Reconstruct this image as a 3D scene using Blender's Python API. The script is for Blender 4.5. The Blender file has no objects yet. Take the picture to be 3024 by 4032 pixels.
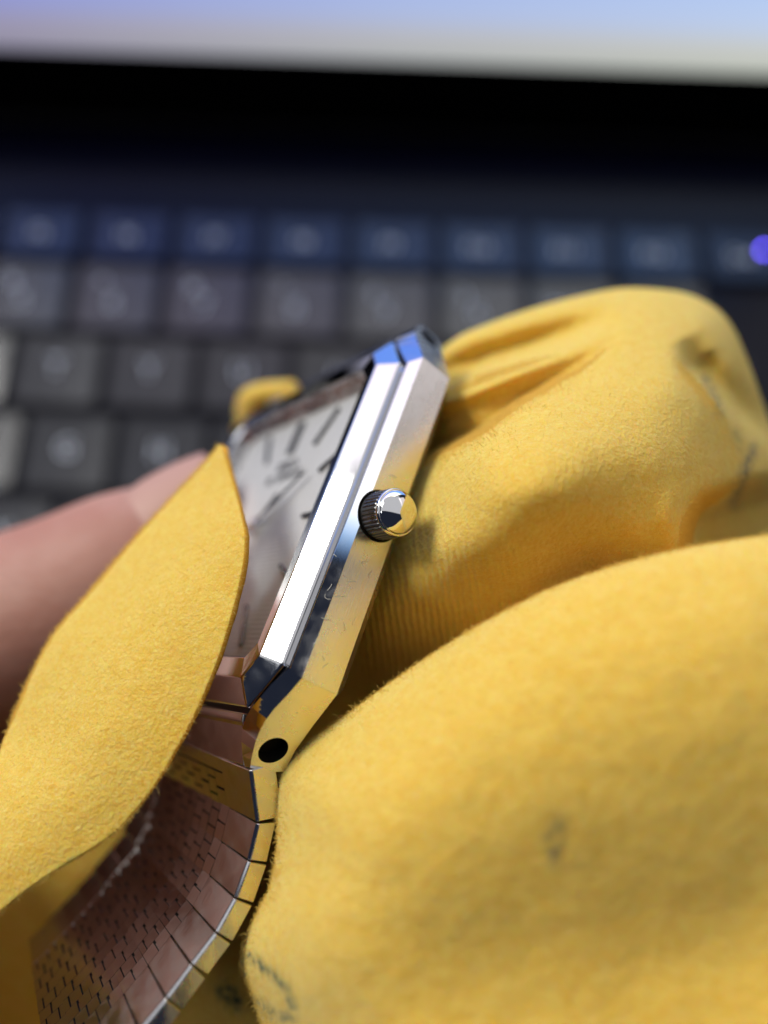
import bpy, bmesh, math, random
import numpy as np
from mathutils import Vector, Matrix, noise as mnoise

random.seed(7)
rng = np.random.default_rng(11)
scene = bpy.context.scene
col = scene.collection
scene.unit_settings.scale_length = 0.01          # 1 unit = 1 cm

# ------------------------------------------------------------------ camera
F = 3024.0                                        # focal length in photo pixels (sensor width 3024)
CAM_H = 14.4                                      # cm above the key tops
ph, tl = math.radians(2.0), math.radians(17.0)
_ux = np.array([math.cos(ph), math.sin(ph), 0.0])
_uy = np.array([math.cos(tl) * math.sin(ph), -math.cos(tl) * math.cos(ph), math.sin(tl)])
_uz = np.cross(_ux, _uy)
W = np.stack([_ux, _uy, _uz])                     # lens axes -> place axes
ORG = np.array([0.0, 0.0, CAM_H])


def place(p):                                     # point given along the lens axes -> place
    return W @ np.asarray(p, float) + ORG


def at(u, v, d):                                  # photo pixel and distance -> point in the place
    return place([(u - 1512.0) / F * d, (v - 2016.0) / F * d, d])


cam_data = bpy.data.cameras.new('camera')
cam = bpy.data.objects.new('camera', cam_data)
col.objects.link(cam)
r_, u_, b_ = W @ np.array([1, 0, 0]), W @ np.array([0, -1, 0]), W @ np.array([0, 0, -1])
cam.matrix_world = Matrix(((r_[0], u_[0], b_[0], ORG[0]), (r_[1], u_[1], b_[1], ORG[1]),
                           (r_[2], u_[2], b_[2], ORG[2]), (0, 0, 0, 1)))
cam_data.sensor_fit = 'HORIZONTAL'
cam_data.sensor_width = 36.0
cam_data.lens = 36.0
cam_data.clip_start = 0.2
cam_data.clip_end = 2000.0
cam_data.dof.use_dof = True
cam_data.dof.focus_distance = 4.72
cam_data.dof.aperture_fstop = 0.036 / 0.25        # 2.5 mm wide phone aperture
scene.camera = cam

# ------------------------------------------------------------------ world, lamp, exposure
world = bpy.data.worlds.new('World')
scene.world = world
world.use_nodes = True
world.node_tree.nodes['Background'].inputs[0].default_value = (0.016, 0.020, 0.034, 1)
world.node_tree.nodes['Background'].inputs[1].default_value = 1.0



def area_lamp(name, pos, target, sx, sy, radiance, rgb):
    ld = bpy.data.lights.new(name, 'AREA')
    ld.shape = 'RECTANGLE'
    ld.size, ld.size_y = sx, sy
    ld.energy = radiance * math.pi * sx * sy
    ld.color = rgb
    o = bpy.data.objects.new(name, ld)
    col.objects.link(o)
    o.location = pos
    o.rotation_euler = (Vector(target) - Vector(pos)).to_track_quat('-Z', 'Y').to_euler()
    return o


area_lamp('ceiling_light', (0, 200, 170), (0, 200.001, 0), 680, 420, 0.60, (0.98, 0.97, 0.98)).rotation_euler = (0, 0, 0)   # lit ceiling
area_lamp('room_lamp', (-162, 112, 134), (0, 2, 9), 84, 80, 21.0, (1.0, 0.975, 0.92))              # key from above, a little behind and left
area_lamp('wall_light', (265, 150, 95), (0, 2, 9), 150, 110, 0.9, (1.0, 0.90, 0.88))         # pale wall to the right
area_lamp('side_lamp', (-250, -25, 150), (0, 2, 9), 36, 30, 9.0, (0.95, 0.97, 1.0))           # softer lamp to the left

scene.view_settings.view_transform = 'Standard'
scene.view_settings.look = 'None'
scene.view_settings.exposure = 0.0
scene.view_settings.gamma = 1.0
scene.cycles.use_denoising = True
scene.cycles.max_bounces = 10
scene.cycles.diffuse_bounces = 5
scene.cycles.glossy_bounces = 5
scene.cycles.transparent_max_bounces = 12
scene.cycles.caustics_reflective = False
scene.cycles.caustics_refractive = False
scene.cycles.sample_clamp_indirect = 6.0


# ------------------------------------------------------------------ helpers
def link(name, me, mat=None, parent=None, smooth=False):
    o = bpy.data.objects.new(name, me)
    col.objects.link(o)
    if mat is not None and not me.materials:
        me.materials.append(mat)
    if parent is not None:
        o.parent = parent
    if smooth:
        for p in me.polygons:
            p.use_smooth = True
    return o


def mesh(verts, faces):
    me = bpy.data.meshes.new('m')
    me.from_pydata([tuple(map(float, v)) for v in verts], [], [tuple(f) for f in faces])
    me.update()
    return me


def from_bm(bm):
    bmesh.ops.recalc_face_normals(bm, faces=bm.faces)
    me = bpy.data.meshes.new('m')
    bm.to_mesh(me)
    bm.free()
    return me


def tag(o, label=None, cat=None, group=None, kind=None):
    for k, v in (('label', label), ('category', cat), ('group', group), ('kind', kind)):
        if v:
            o[k] = v
    return o


def empty(name, loc=(0, 0, 0)):
    o = bpy.data.objects.new(name, None)
    col.objects.link(o)
    o.location = loc
    o.empty_display_size = 0.5
    return o


def bevel(o, w, seg=2, ang=25):
    m = o.modifiers.new('bevel', 'BEVEL')
    m.width, m.segments, m.limit_method, m.angle_limit = w, seg, 'ANGLE', math.radians(ang)
    return o


def box_bm(bm, x0, x1, y0, y1, z0, z1):
    v = [bm.verts.new(p) for p in ((x0, y0, z0), (x1, y0, z0), (x1, y1, z0), (x0, y1, z0),
                                   (x0, y0, z1), (x1, y0, z1), (x1, y1, z1), (x0, y1, z1))]
    for f in ((0, 3, 2, 1), (4, 5, 6, 7), (0, 1, 5, 4), (1, 2, 6, 5), (2, 3, 7, 6), (3, 0, 4, 7)):
        bm.faces.new([v[i] for i in f])


def box(x0, x1, y0, y1, z0, z1):
    bm = bmesh.new()
    box_bm(bm, x0, x1, y0, y1, z0, z1)
    return from_bm(bm)


def catmull(pts, n):                              # smooth curve through points, n samples evenly spaced
    P = np.asarray(pts, float)
    Q = np.vstack([2 * P[0] - P[1], P, 2 * P[-1] - P[-2]])
    out = []
    for i in range(len(P) - 1):
        p0, p1, p2, p3 = Q[i], Q[i + 1], Q[i + 2], Q[i + 3]
        for t in np.linspace(0, 1, 24, endpoint=False):
            out.append(0.5 * (2 * p1 + (p2 - p0) * t + (2 * p0 - 5 * p1 + 4 * p2 - p3) * t * t
                              + (3 * p1 - p0 - 3 * p2 + p3) * t ** 3))
    out.append(P[-1])
    out = np.array(out)
    L = np.concatenate([[0], np.cumsum(np.linalg.norm(np.diff(out, axis=0), axis=1))])
    s = np.linspace(0, L[-1], n)
    return np.stack([np.interp(s, L, out[:, k]) for k in range(out.shape[1])], 1)


class TPS:                                        # thin plate spline: distance as a function of direction
    def __init__(self, pts, lam=0.02):
        P = np.asarray(pts, float)
        self.c = P[:, :2] / 1000.0
        n = len(P)
        K = self.phi(self.c[:, None, :] - self.c[None, :, :]) + lam * np.eye(n)
        A = np.hstack([np.ones((n, 1)), self.c])
        M = np.block([[K, A], [A.T, np.zeros((3, 3))]])
        self.w = np.linalg.solve(M, np.concatenate([P[:, 2], np.zeros(3)]))

    @staticmethod
    def phi(d):
        r2 = (d ** 2).sum(-1)
        return 0.5 * r2 * np.log(r2 + 1e-12)

    def __call__(self, uv):
        q = uv / 1000.0
        out = np.empty(len(q))
        for i in range(0, len(q), 20000):
            s = q[i:i + 20000]
            out[i:i + 20000] = self.phi(s[:, None, :] - self.c[None, :, :]) @ self.w[:-3] + self.w[-3] + s @ self.w[-2:]
        return out


def poly_dist(uv, line):                          # distance, signed side (+ = right of travel) and position along
    A = np.asarray(line, float)
    best = np.full(len(uv), 1e18)
    sd = np.zeros(len(uv))
    tt = np.zeros(len(uv))
    seg = np.linalg.norm(np.diff(A, axis=0), axis=1)
    cum = np.concatenate([[0], np.cumsum(seg)])
    for i in range(len(A) - 1):
        d = A[i + 1] - A[i]
        w = uv - A[i]
        t = np.clip((w @ d) / (d @ d), 0, 1)
        e = w - t[:, None] * d
        r2 = (e ** 2).sum(1)
        m = r2 < best
        best[m] = r2[m]
        sd[m] = np.sign(d[0] * w[m, 1] - d[1] * w[m, 0])
        tt[m] = (cum[i] + t[m] * seg[i]) / cum[-1]
    return np.sqrt(best), sd, tt


def sstep(x):
    x = np.clip(x, 0, 1)
    return x * x * (3 - 2 * x)


# ------------------------------------------------------------------ materials
def new_mat(name):
    m = bpy.data.materials.new(name)
    m.use_nodes = True
    nt = m.node_tree
    return m, nt, nt.nodes['Principled BSDF']


def simple(name, rgb, rough=0.5, metal=0.0, spec=0.5, emit=None, es=0.0):
    m, nt, p = new_mat(name)
    p.inputs['Base Color'].default_value = (*rgb, 1)
    p.inputs['Roughness'].default_value = rough
    p.inputs['Metallic'].default_value = metal
    p.inputs['Specular IOR Level'].default_value = spec
    if emit:
        p.inputs['Emission Color'].default_value = (*emit, 1)
        p.inputs['Emission Strength'].default_value = es
    return m


def node(nt, t, **kw):
    n = nt.nodes.new(t)
    for k, v in kw.items():
        if k.startswith('i_'):
            n.inputs[int(k[2:])].default_value = v
        else:
            setattr(n, k, v)
    return n


def steel(name, rgb, rough, streak=None, amount=0.0, wear=1.0):
    m, nt, p = new_mat(name)
    L = nt.links.new
    p.inputs['Base Color'].default_value = (*rgb, 1)
    p.inputs['Metallic'].default_value = 1.0
    tc = node(nt, 'ShaderNodeTexCoord')
    n0 = node(nt, 'ShaderNodeTexNoise')
    n0.inputs['Scale'].default_value = 9.0
    n0.inputs['Detail'].default_value = 6.0
    L(tc.outputs['Object'], n0.inputs['Vector'])
    mr = node(nt, 'ShaderNodeMapRange')
    mr.inputs['From Min'].default_value, mr.inputs['From Max'].default_value = 0.35, 0.72
    mr.inputs['To Min'].default_value = rough * (1 - 0.3 * wear)
    mr.inputs['To Max'].default_value = rough * (1 + 0.8 * wear)
    L(n0.outputs[0], mr.inputs['Value'])
    L(mr.outputs[0], p.inputs['Roughness'])
    if streak:
        mp = node(nt, 'ShaderNodeMapping')
        mp.inputs['Scale'].default_value = streak
        L(tc.outputs['Object'], mp.inputs['Vector'])
        n1 = node(nt, 'ShaderNodeTexNoise')
        n1.inputs['Scale'].default_value = 1.0
        n1.inputs['Detail'].default_value = 3.0
        L(mp.outputs[0], n1.inputs['Vector'])
        b = node(nt, 'ShaderNodeBump')
        b.inputs['Strength'].default_value = amount
        b.inputs['Distance'].default_value = 0.01
        L(n1.outputs[0], b.inputs['Height'])
        L(b.outputs[0], p.inputs['Normal'])
    return m


M_polish = steel('polished_steel', (0.80, 0.80, 0.81), 0.045)
M_brush = steel('brushed_steel', (0.76, 0.75, 0.74), 0.25, streak=(150, 6, 150), amount=0.10, wear=0.25)
M_link = steel('bracelet_steel', (0.70, 0.68, 0.67), 0.16, streak=(90, 5, 90), amount=0.06)
M_link_side = steel('bracelet_side_steel', (0.76, 0.75, 0.74), 0.26, streak=(40, 40, 160), amount=0.12)
M_rehaut = steel('dial_surround_steel', (0.62, 0.60, 0.59), 0.22)
M_dark = simple('recess_black', (0.008, 0.007, 0.006), 0.7, spec=0.1)  # flat black painted in for the shade inside the lug holes
M_joint = simple('joint_dark', (0.035, 0.028, 0.025), 0.7, spec=0.15)  # plate sides darkened so no lamp glints show in the slots
M_knurl = steel('knurled_steel', (0.22, 0.22, 0.22), 0.3)
M_gap = simple('gasket_black', (0.01, 0.01, 0.011), 0.45)
M_ink = simple('dial_print', (0.03, 0.03, 0.035), 0.5)


def crystal_mat():
    m = bpy.data.materials.new('watch_crystal')
    m.use_nodes = True
    nt = m.node_tree
    nt.nodes.clear()
    out = node(nt, 'ShaderNodeOutputMaterial')
    mix = node(nt, 'ShaderNodeMixShader')
    tr = node(nt, 'ShaderNodeBsdfTransparent')
    gl = node(nt, 'ShaderNodeBsdfGlossy')
    gl.inputs['Roughness'].default_value = 0.015
    fr = node(nt, 'ShaderNodeFresnel')
    fr.inputs['IOR'].default_value = 1.5
    L = nt.links.new
    ge = node(nt, 'ShaderNodeNewGeometry')          # same pane reflectance from both sides
    mr = node(nt, 'ShaderNodeMapRange')
    mr.inputs['To Min'].default_value, mr.inputs['To Max'].default_value = 1.5, 1 / 1.5
    L(ge.outputs['Backfacing'], mr.inputs['Value'])
    L(mr.outputs[0], fr.inputs['IOR'])
    L(fr.outputs[0], mix.inputs[0])
    L(tr.outputs[0], mix.inputs[1])
    L(gl.outputs[0], mix.inputs[2])
    L(mix.outputs[0], out.inputs[0])
    return m


M_crystal = crystal_mat()


def dial_mat():
    m, nt, p = new_mat('silver_dial')
    L = nt.links.new
    tc = node(nt, 'ShaderNodeTexCoord')
    w = node(nt, 'ShaderNodeTexWave', wave_type='BANDS', bands_direction='Y', wave_profile='TRI')
    w.inputs['Scale'].default_value = 9.0
    w.inputs['Distortion'].default_value = 0.0
    L(tc.outputs['Object'], w.inputs['Vector'])
    b = node(nt, 'ShaderNodeBump')
    b.inputs['Strength'].default_value = 0.35
    b.inputs['Distance'].default_value = 0.01
    L(w.outputs[1], b.inputs['Height'])
    L(b.outputs[0], p.inputs['Normal'])
    n = node(nt, 'ShaderNodeTexNoise')
    n.inputs['Scale'].default_value = 3.0
    L(tc.outputs['Object'], n.inputs['Vector'])
    cr = node(nt, 'ShaderNodeValToRGB')
    cr.color_ramp.elements[0].color = (0.68, 0.68, 0.67, 1)
    cr.color_ramp.elements[1].color = (0.74, 0.74, 0.73, 1)
    L(n.outputs[0], cr.inputs[0])
    L(cr.outputs[0], p.inputs['Base Color'])
    p.inputs['Metallic'].default_value = 0.1
    p.inputs['Roughness'].default_value = 0.38
    return m


M_dial = dial_mat()
M_baton = steel('dark_baton_steel', (0.13, 0.13, 0.14), 0.25)


def cloth_mat():
    m, nt, p = new_mat('yellow_microfibre')
    L = nt.links.new
    tc = node(nt, 'ShaderNodeTexCoord')
    uv = node(nt, 'ShaderNodeUVMap')
    # mottled dye
    n1 = node(nt, 'ShaderNodeTexNoise')
    n1.inputs['Scale'].default_value = 13.0
    n1.inputs['Detail'].default_value = 10.0
    n1.inputs['Roughness'].default_value = 0.78
    L(tc.outputs['Object'], n1.inputs['Vector'])
    cr = node(nt, 'ShaderNodeValToRGB')
    cr.color_ramp.elements[0].position = 0.32
    cr.color_ramp.elements[0].color = (0.84, 0.505, 0.055, 1)
    cr.color_ramp.elements[1].position = 0.68
    cr.color_ramp.elements[1].color = (0.91, 0.665, 0.15, 1)
    L(n1.outputs[0], cr.inputs[0])
    n4 = node(nt, 'ShaderNodeTexNoise')               # pale fibre ends
    n4.inputs['Scale'].default_value = 46.0
    n4.inputs['Detail'].default_value = 4.0
    L(tc.outputs['Object'], n4.inputs['Vector'])
    m4 = node(nt, 'ShaderNodeMapRange')
    m4.inputs['From Min'].default_value, m4.inputs['From Max'].default_value = 0.52, 0.72
    m4.inputs['To Max'].default_value = 0.42
    L(n4.outputs[0], m4.inputs['Value'])
    mx4 = node(nt, 'ShaderNodeMix', data_type='RGBA')
    L(m4.outputs[0], mx4.inputs[0])
    L(cr.outputs[0], mx4.inputs[6])
    mx4.inputs[7].default_value = (0.94, 0.78, 0.30, 1)
    # ink stains (worn marks with a shape of their own)
    n2 = node(nt, 'ShaderNodeTexNoise')
    n2.inputs['Scale'].default_value = 22.0
    n2.inputs['Detail'].default_value = 5.0
    L(tc.outputs['Object'], n2.inputs['Vector'])
    last = mx4.outputs[2]
    for attr, rgb in (('stain_grey', (0.13, 0.115, 0.085, 1)), ('stain_green', (0.05, 0.085, 0.045, 1))):
        a = node(nt, 'ShaderNodeAttribute', attribute_name=attr)
        mul = node(nt, 'ShaderNodeMath', operation='MULTIPLY_ADD')
        L(n2.outputs[0], mul.inputs[0])
        mul.inputs[1].default_value = 3.2
        mul.inputs[2].default_value = -0.85
        mu2 = node(nt, 'ShaderNodeMath', operation='MULTIPLY', use_clamp=True)
        L(mul.outputs[0], mu2.inputs[0])
        L(a.outputs['Fac'], mu2.inputs[1])
        mx = node(nt, 'ShaderNodeMix', data_type='RGBA')
        L(mu2.outputs[0], mx.inputs[0])
        L(last, mx.inputs[6])
        mx.inputs[7].default_value = rgb
        last = mx.outputs[2]
    L(last, p.inputs['Base Color'])
    p.inputs['Roughness'].default_value = 0.95
    p.inputs['Specular IOR Level'].default_value = 0.08
    p.inputs['Sheen Weight'].default_value = 0.45
    p.inputs['Sheen Roughness'].default_value = 0.45
    p.inputs['Sheen Tint'].default_value = (1.0, 0.9, 0.62, 1)
    p.inputs['Subsurface Weight'].default_value = 0.7
    p.inputs['Subsurface Radius'].default_value = (1.0, 0.30, 0.04)
    p.inputs['Subsurface Scale'].default_value = 0.055
    # relief: nap + knit ribs
    n3 = node(nt, 'ShaderNodeTexNoise')
    n3.inputs['Scale'].default_value = 34.0
    n3.inputs['Detail'].default_value = 8.0
    n3.inputs['Roughness'].default_value = 0.62
    L(tc.outputs['Object'], n3.inputs['Vector'])
    mp = node(nt, 'ShaderNodeMapping')
    mp.inputs['Rotation'].default_value = (0, 0, math.radians(8))
    L(uv.outputs[0], mp.inputs['Vector'])
    wv = node(nt, 'ShaderNodeTexWave', wave_type='BANDS', bands_direction='X')
    wv.inputs['Scale'].default_value = 1.15
    wv.inputs['Distortion'].default_value = 2.2
    wv.inputs['Detail'].default_value = 3.0
    wv.inputs['Detail Scale'].default_value = 1.6
    L(mp.outputs[0], wv.inputs['Vector'])
    rib = node(nt, 'ShaderNodeAttribute', attribute_name='rib')
    mr = node(nt, 'ShaderNodeMath', operation='MULTIPLY')
    L(wv.outputs[1], mr.inputs[0])
    L(rib.outputs['Fac'], mr.inputs[1])
    add = node(nt, 'ShaderNodeMath', operation='ADD')
    L(n3.outputs[0], add.inputs[0])
    L(mr.outputs[0], add.inputs[1])
    b = node(nt, 'ShaderNodeBump')
    b.inputs['Strength'].default_value = 0.95
    b.inputs['Distance'].default_value = 0.026
    L(add.outputs[0], b.inputs['Height'])
    L(b.outputs[0], p.inputs['Normal'])
    return m


M_cloth = cloth_mat()
M_cut_shade = simple('cut_edge_shade', (0.80, 0.40, 0.045), 0.95, spec=0.05)  # deeper orange stands in for the unlit edge and light passing through


def fibre_mat():
    m = bpy.data.materials.new('yellow_fibre')
    m.use_nodes = True
    nt = m.node_tree
    nt.nodes.clear()
    out = node(nt, 'ShaderNodeOutputMaterial')
    mix = node(nt, 'ShaderNodeMixShader')
    mix.inputs[0].default_value = 0.5
    df, tl_ = node(nt, 'ShaderNodeBsdfDiffuse'), node(nt, 'ShaderNodeBsdfTranslucent')
    for n_ in (df, tl_):
        n_.inputs[0].default_value = (0.92, 0.70, 0.20, 1)
    nt.links.new(df.outputs[0], mix.inputs[1])
    nt.links.new(tl_.outputs[0], mix.inputs[2])
    nt.links.new(mix.outputs[0], out.inputs[0])
    return m


M_fuzz = fibre_mat()


def skin_mat():
    m, nt, p = new_mat('skin')
    L = nt.links.new
    tc = node(nt, 'ShaderNodeTexCoord')
    n = node(nt, 'ShaderNodeTexNoise')
    n.inputs['Scale'].default_value = 1.3
    n.inputs['Detail'].default_value = 6.0
    L(tc.outputs['Object'], n.inputs['Vector'])
    cr = node(nt, 'ShaderNodeValToRGB')
    cr.color_ramp.elements[0].position = 0.35
    cr.color_ramp.elements[0].color = (0.43, 0.195, 0.145, 1)
    cr.color_ramp.elements[1].position = 0.7
    cr.color_ramp.elements[1].color = (0.54, 0.31, 0.25, 1)
    L(n.outputs[0], cr.inputs[0])
    L(cr.outputs[0], p.inputs['Base Color'])
    p.inputs['Roughness'].default_value = 0.62
    p.inputs['Subsurface Weight'].default_value = 0.3
    p.inputs['Subsurface Radius'].default_value = (1.0, 0.35, 0.2)
    p.inputs['Subsurface Scale'].default_value = 0.12
    n2 = node(nt, 'ShaderNodeTexVoronoi')
    n2.inputs['Scale'].default_value = 16.0
    L(tc.outputs['Object'], n2.inputs['Vector'])
    b = node(nt, 'ShaderNodeBump')
    b.inputs['Strength'].default_value = 0.15
    b.inputs['Distance'].default_value = 0.02
    L(n2.outputs[0], b.inputs['Height'])
    L(b.outputs[0], p.inputs['Normal'])
    return m


M_skin = skin_mat()
M_nail = simple('fingernail', (0.52, 0.30, 0.245), 0.5, spec=0.3)

# ------------------------------------------------------------------ laptop
laptop = tag(empty('laptop', (-5.5, 5.0, -1.8)), 'dark grey open laptop with a bright screen behind the watch', 'laptop')
LO = np.array([-5.5, 5.0, -1.8])


def plastic(name, c, rough, spec=0.5, coat=0.0, blue=1.0):
    m, nt, p = new_mat(name)
    L = nt.links.new
    tc = node(nt, 'ShaderNodeTexCoord')
    n = node(nt, 'ShaderNodeTexNoise')
    n.inputs['Scale'].default_value = 2.2
    n.inputs['Detail'].default_value = 8.0
    L(tc.outputs['Object'], n.inputs['Vector'])
    cr = node(nt, 'ShaderNodeValToRGB')
    cr.color_ramp.elements[0].color = (c * 0.75, c * 0.85, c * 1.0 * blue, 1)
    cr.color_ramp.elements[1].color = (c * 1.1, c * 1.25, c * 1.5 * blue, 1)
    L(n.outputs[0], cr.inputs[0])
    L(cr.outputs[0], p.inputs['Base Color'])
    p.inputs['Roughness'].default_value = rough
    p.inputs['Specular IOR Level'].default_value = spec
    p.inputs['Coat Weight'].default_value = coat
    p.inputs['Coat IOR'].default_value = 1.7
    p.inputs['Coat Roughness'].default_value = rough
    return m


M_deck = plastic('laptop_deck_plastic', 0.002, 0.24, 0.3, 0.0, 5.0)
M_key = plastic('key_plastic', 0.010, 0.22, 0.5, 0.5, 1.5)
M_bezel = plastic('screen_bezel_plastic', 0.0015, 0.7, 0.02)
M_legend = simple('key_print', (0.64, 0.68, 0.72), 0.5)


def lap(name, x0, x1, y0, y1, z0, z1, mat, bw=0.08):
    o = link(name, box(x0 - LO[0], x1 - LO[0], y0 - LO[1], y1 - LO[1], z0 - LO[2], z1 - LO[2]), mat, laptop)
    return bevel(o, bw, 2)


SX0, SX1 = -22.8, 11.6                             # screen glass
lap('base', -24, 13, -11, 14.3, -1.8, -0.22, M_deck, 0.25)

# screen lid leans back
lean = 0.30
th = math.atan(lean)


def lidpt(x, s, t):                                # s up along the lid, t towards the viewer
    return (x - LO[0], 13.45 + s * math.sin(th) - t * math.cos(th) - LO[1], s * math.cos(th) + t * math.sin(th) - 0.12 - LO[2])


def lid_box(x0, x1, s0, s1, t0, t1):
    v = [lidpt(x, s, t) for t in (t0, t1) for x, s in ((x0, s0), (x1, s0), (x1, s1), (x0, s1))]
    return mesh(v, [(0, 3, 2, 1), (4, 5, 6, 7), (0, 1, 5, 4), (1, 2, 6, 5), (2, 3, 7, 6), (3, 0, 4, 7)])


S0 = 1.74
S1 = S0 + 21.4
bevel(link('lid', lid_box(-24, 13, 0.25, S1 + 0.5, -0.6, -0.06), M_deck, laptop), 0.1)
bm = bmesh.new()
for x0, x1, s0, s1 in ((-23.9, 12.9, 0.3, S0), (-23.9, 12.9, S1, S1 + 0.4), (-23.9, SX0, S0, S1), (SX1, 12.9, S0, S1)):
    v = [bm.verts.new(lidpt(x, s, t)) for t in (-0.05, 0.06) for x, s in ((x0, s0), (x1, s0), (x1, s1), (x0, s1))]
    for f in ((0, 3, 2, 1), (4, 5, 6, 7), (0, 1, 5, 4), (1, 2, 6, 5), (2, 3, 7, 6), (3, 0, 4, 7)):
        bm.faces.new([v[i] for i in f])
link('screen_frame', from_bm(bm), M_bezel, laptop)


def screen_mat():
    m = bpy.data.materials.new('lit_screen')
    m.use_nodes = True
    nt = m.node_tree
    nt.nodes.clear()
    L = nt.links.new
    out = node(nt, 'ShaderNodeOutputMaterial')
    em = node(nt, 'ShaderNodeEmission')
    uv = node(nt, 'ShaderNodeUVMap')
    sx = node(nt, 'ShaderNodeSeparateXYZ')
    L(uv.outputs[0], sx.inputs[0])
    cr = node(nt, 'ShaderNodeValToRGB')            # page shown on the screen, from its bottom edge up
    e = cr.color_ramp.elements
    e[0].position, e[0].color = 0.0, (0.40, 0.42, 0.42, 1)
    e[1].position, e[1].color = 1.0, (1.9, 1.78, 1.68, 1)
    for pos, c in ((0.022, (0.48, 0.48, 0.50, 1)), (0.045, (0.42, 0.50, 0.76, 1)), (0.085, (0.36, 0.48, 0.84, 1)), (0.17, (0.30, 0.45, 0.90, 1)), (0.20, (0.20, 0.43, 1.18, 1)),
                   (0.34, (0.22, 0.46, 1.18, 1)), (0.45, (0.75, 0.95, 1.5, 1)), (0.58, (1.9, 1.78, 1.68, 1))):
        n_ = e.new(pos)
        n_.color = c
    L(sx.outputs[1], cr.inputs[0])
    hr = node(nt, 'ShaderNodeValToRGB')            # bluer to the left, whiter to the right
    h = hr.color_ramp.elements
    h[0].position, h[0].color = 0.0, (0.12, 0.22, 0.48, 1)
    h[1].position, h[1].color = 1.0, (1.22, 1.24, 1.10, 1)
    for pos, c in ((0.035, (0.22, 0.40, 0.66, 1)), (0.10, (0.9, 0.95, 1.0, 1)), (0.42, (0.70, 0.64, 0.84, 1)), (0.66, (1.0, 1.0, 1.0, 1)), (0.88, (1.22, 1.24, 1.10, 1))):
        n_ = h.new(pos)
        n_.color = c
    L(sx.outputs[0], hr.inputs[0])
    mx = node(nt, 'ShaderNodeMix', data_type='RGBA', blend_type='MULTIPLY')
    mx.inputs[0].default_value = 1.0
    L(cr.outputs[0], mx.inputs[6])
    L(hr.outputs[0], mx.inputs[7])
    L(mx.outputs[2], em.inputs[0])
    em.inputs[1].default_value = 1.0
    L(em.outputs[0], out.inputs[0])
    return m


me = mesh([lidpt(SX0, S0, -0.02), lidpt(SX1, S0, -0.02), lidpt(SX1, S1, -0.02), lidpt(SX0, S1, -0.02)], [(0, 1, 2, 3)])
ul = me.uv_layers.new(name='UVMap')
for i, c in enumerate(((0, 0), (1, 0), (1, 1), (0, 1))):
    ul.data[i].uv = c
link('screen', me, screen_mat(), laptop)


def key_mesh(w, d):
    bm = bmesh.new()
    N = 5
    g = []
    for j in range(N):
        for i in range(N):
            x, y = -w / 2 + w * i / (N - 1), -d / 2 + d * j / (N - 1)
            dish = 0.035 * ((2 * x / w) ** 2 + 0.3 * (2 * y / d) ** 2) - 0.045
            g.append(bm.verts.new((x, y, dish)))
    for j in range(N - 1):
        for i in range(N - 1):
            bm.faces.new((g[j * N + i], g[j * N + i + 1], g[(j + 1) * N + i + 1], g[(j + 1) * N + i]))
    rim = [g[i] for i in range(N)] + [g[j * N + N - 1] for j in range(1, N)] + [g[(N - 1) * N + i] for i in range(N - 2, -1, -1)] + [g[j * N] for j in range(N - 2, 0, -1)]
    low = [bm.verts.new((v.co.x * 1.06, v.co.y * 1.06, -0.21)) for v in rim]
    for i in range(len(rim)):
        k = (i + 1) % len(rim)
        bm.faces.new((rim[k], rim[i], low[i], low[k]))
    return from_bm(bm)


KEYM = {}


def glyph(s, size, bold=0.0):
    cu = bpy.data.curves.new('t', 'FONT')
    cu.body = s
    cu.size = size
    cu.align_x, cu.align_y = 'CENTER', 'CENTER'
    cu.extrude = 0.002
    cu.offset = bold
    cu.resolution_u = 3
    o = bpy.data.objects.new('t', cu)
    col.objects.link(o)
    dg = bpy.context.evaluated_depsgraph_get()
    me = bpy.data.meshes.new_from_object(o.evaluated_get(dg))
    bpy.data.objects.remove(o)
    bpy.data.curves.remove(cu)
    me.materials.clear()
    return me


def add_key(x, y, w, d, txt):
    k_ = (w, d)
    if k_ not in KEYM:
        KEYM[k_] = key_mesh(w, d)
    o = link('key', KEYM[k_], M_key, laptop)
    o.location = (x - LO[0], y - LO[1], -LO[2])
    if txt:
        for t, dx, dy, sz in txt:
            g = link('legend', glyph(t, sz, 0.014), M_legend, o)
            g.location = (dx, dy, -0.026)


rows = [(10.55, -7.72, 1.93, 1.62, 1.12, [(n,) for n in ('F1', 'F2', 'F3', 'F4', 'F5', 'F6', 'F7', 'F8', 'F9', 'F10', 'F11', 'F12', 'Del')], 4),
        (9.0, -7.82, 1.95, 1.66, 1.50, [('1', '!'), ('2', '@'), ('3', '#'), ('4', '$'), ('5', '%'), ('6', '^'), ('7', '&'), ('8', '*'), ('9', '('), ('0', ')'), ('-', '_'), ('=', '+')], 4),
        (7.24, -6.86, 1.93, 1.66, 1.50, [(c,) for c in 'QWERTYUIOP[]'], 4),
        (5.42, -6.37, 1.88, 1.64, 1.50, [(c,) for c in "ASDFGHJKL;'"], 4),
        (3.6, -5.45, 1.88, 1.64, 1.50, [(c,) for c in 'ZXCVBNM,./'], 4)]
for y, x0, pitch, w, d, names, first in rows:
    for i, nm in enumerate(names):
        x = x0 + (i - first) * pitch
        if x > 11.6:
            continue
        vis = -10.2 < x < 10.2
        if len(nm) == 2:
            tx = [(nm[0], -0.08, -0.12, 0.46), (nm[1], -0.34, 0.32, 0.36)]
        elif len(nm[0]) > 1:
            tx = [(nm[0], -0.06, 0.0, 0.36)]
        else:
            tx = [(nm[0], -0.05, 0.08, 0.48)]
        add_key(x, y, w, d, tx if vis else None)
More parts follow.
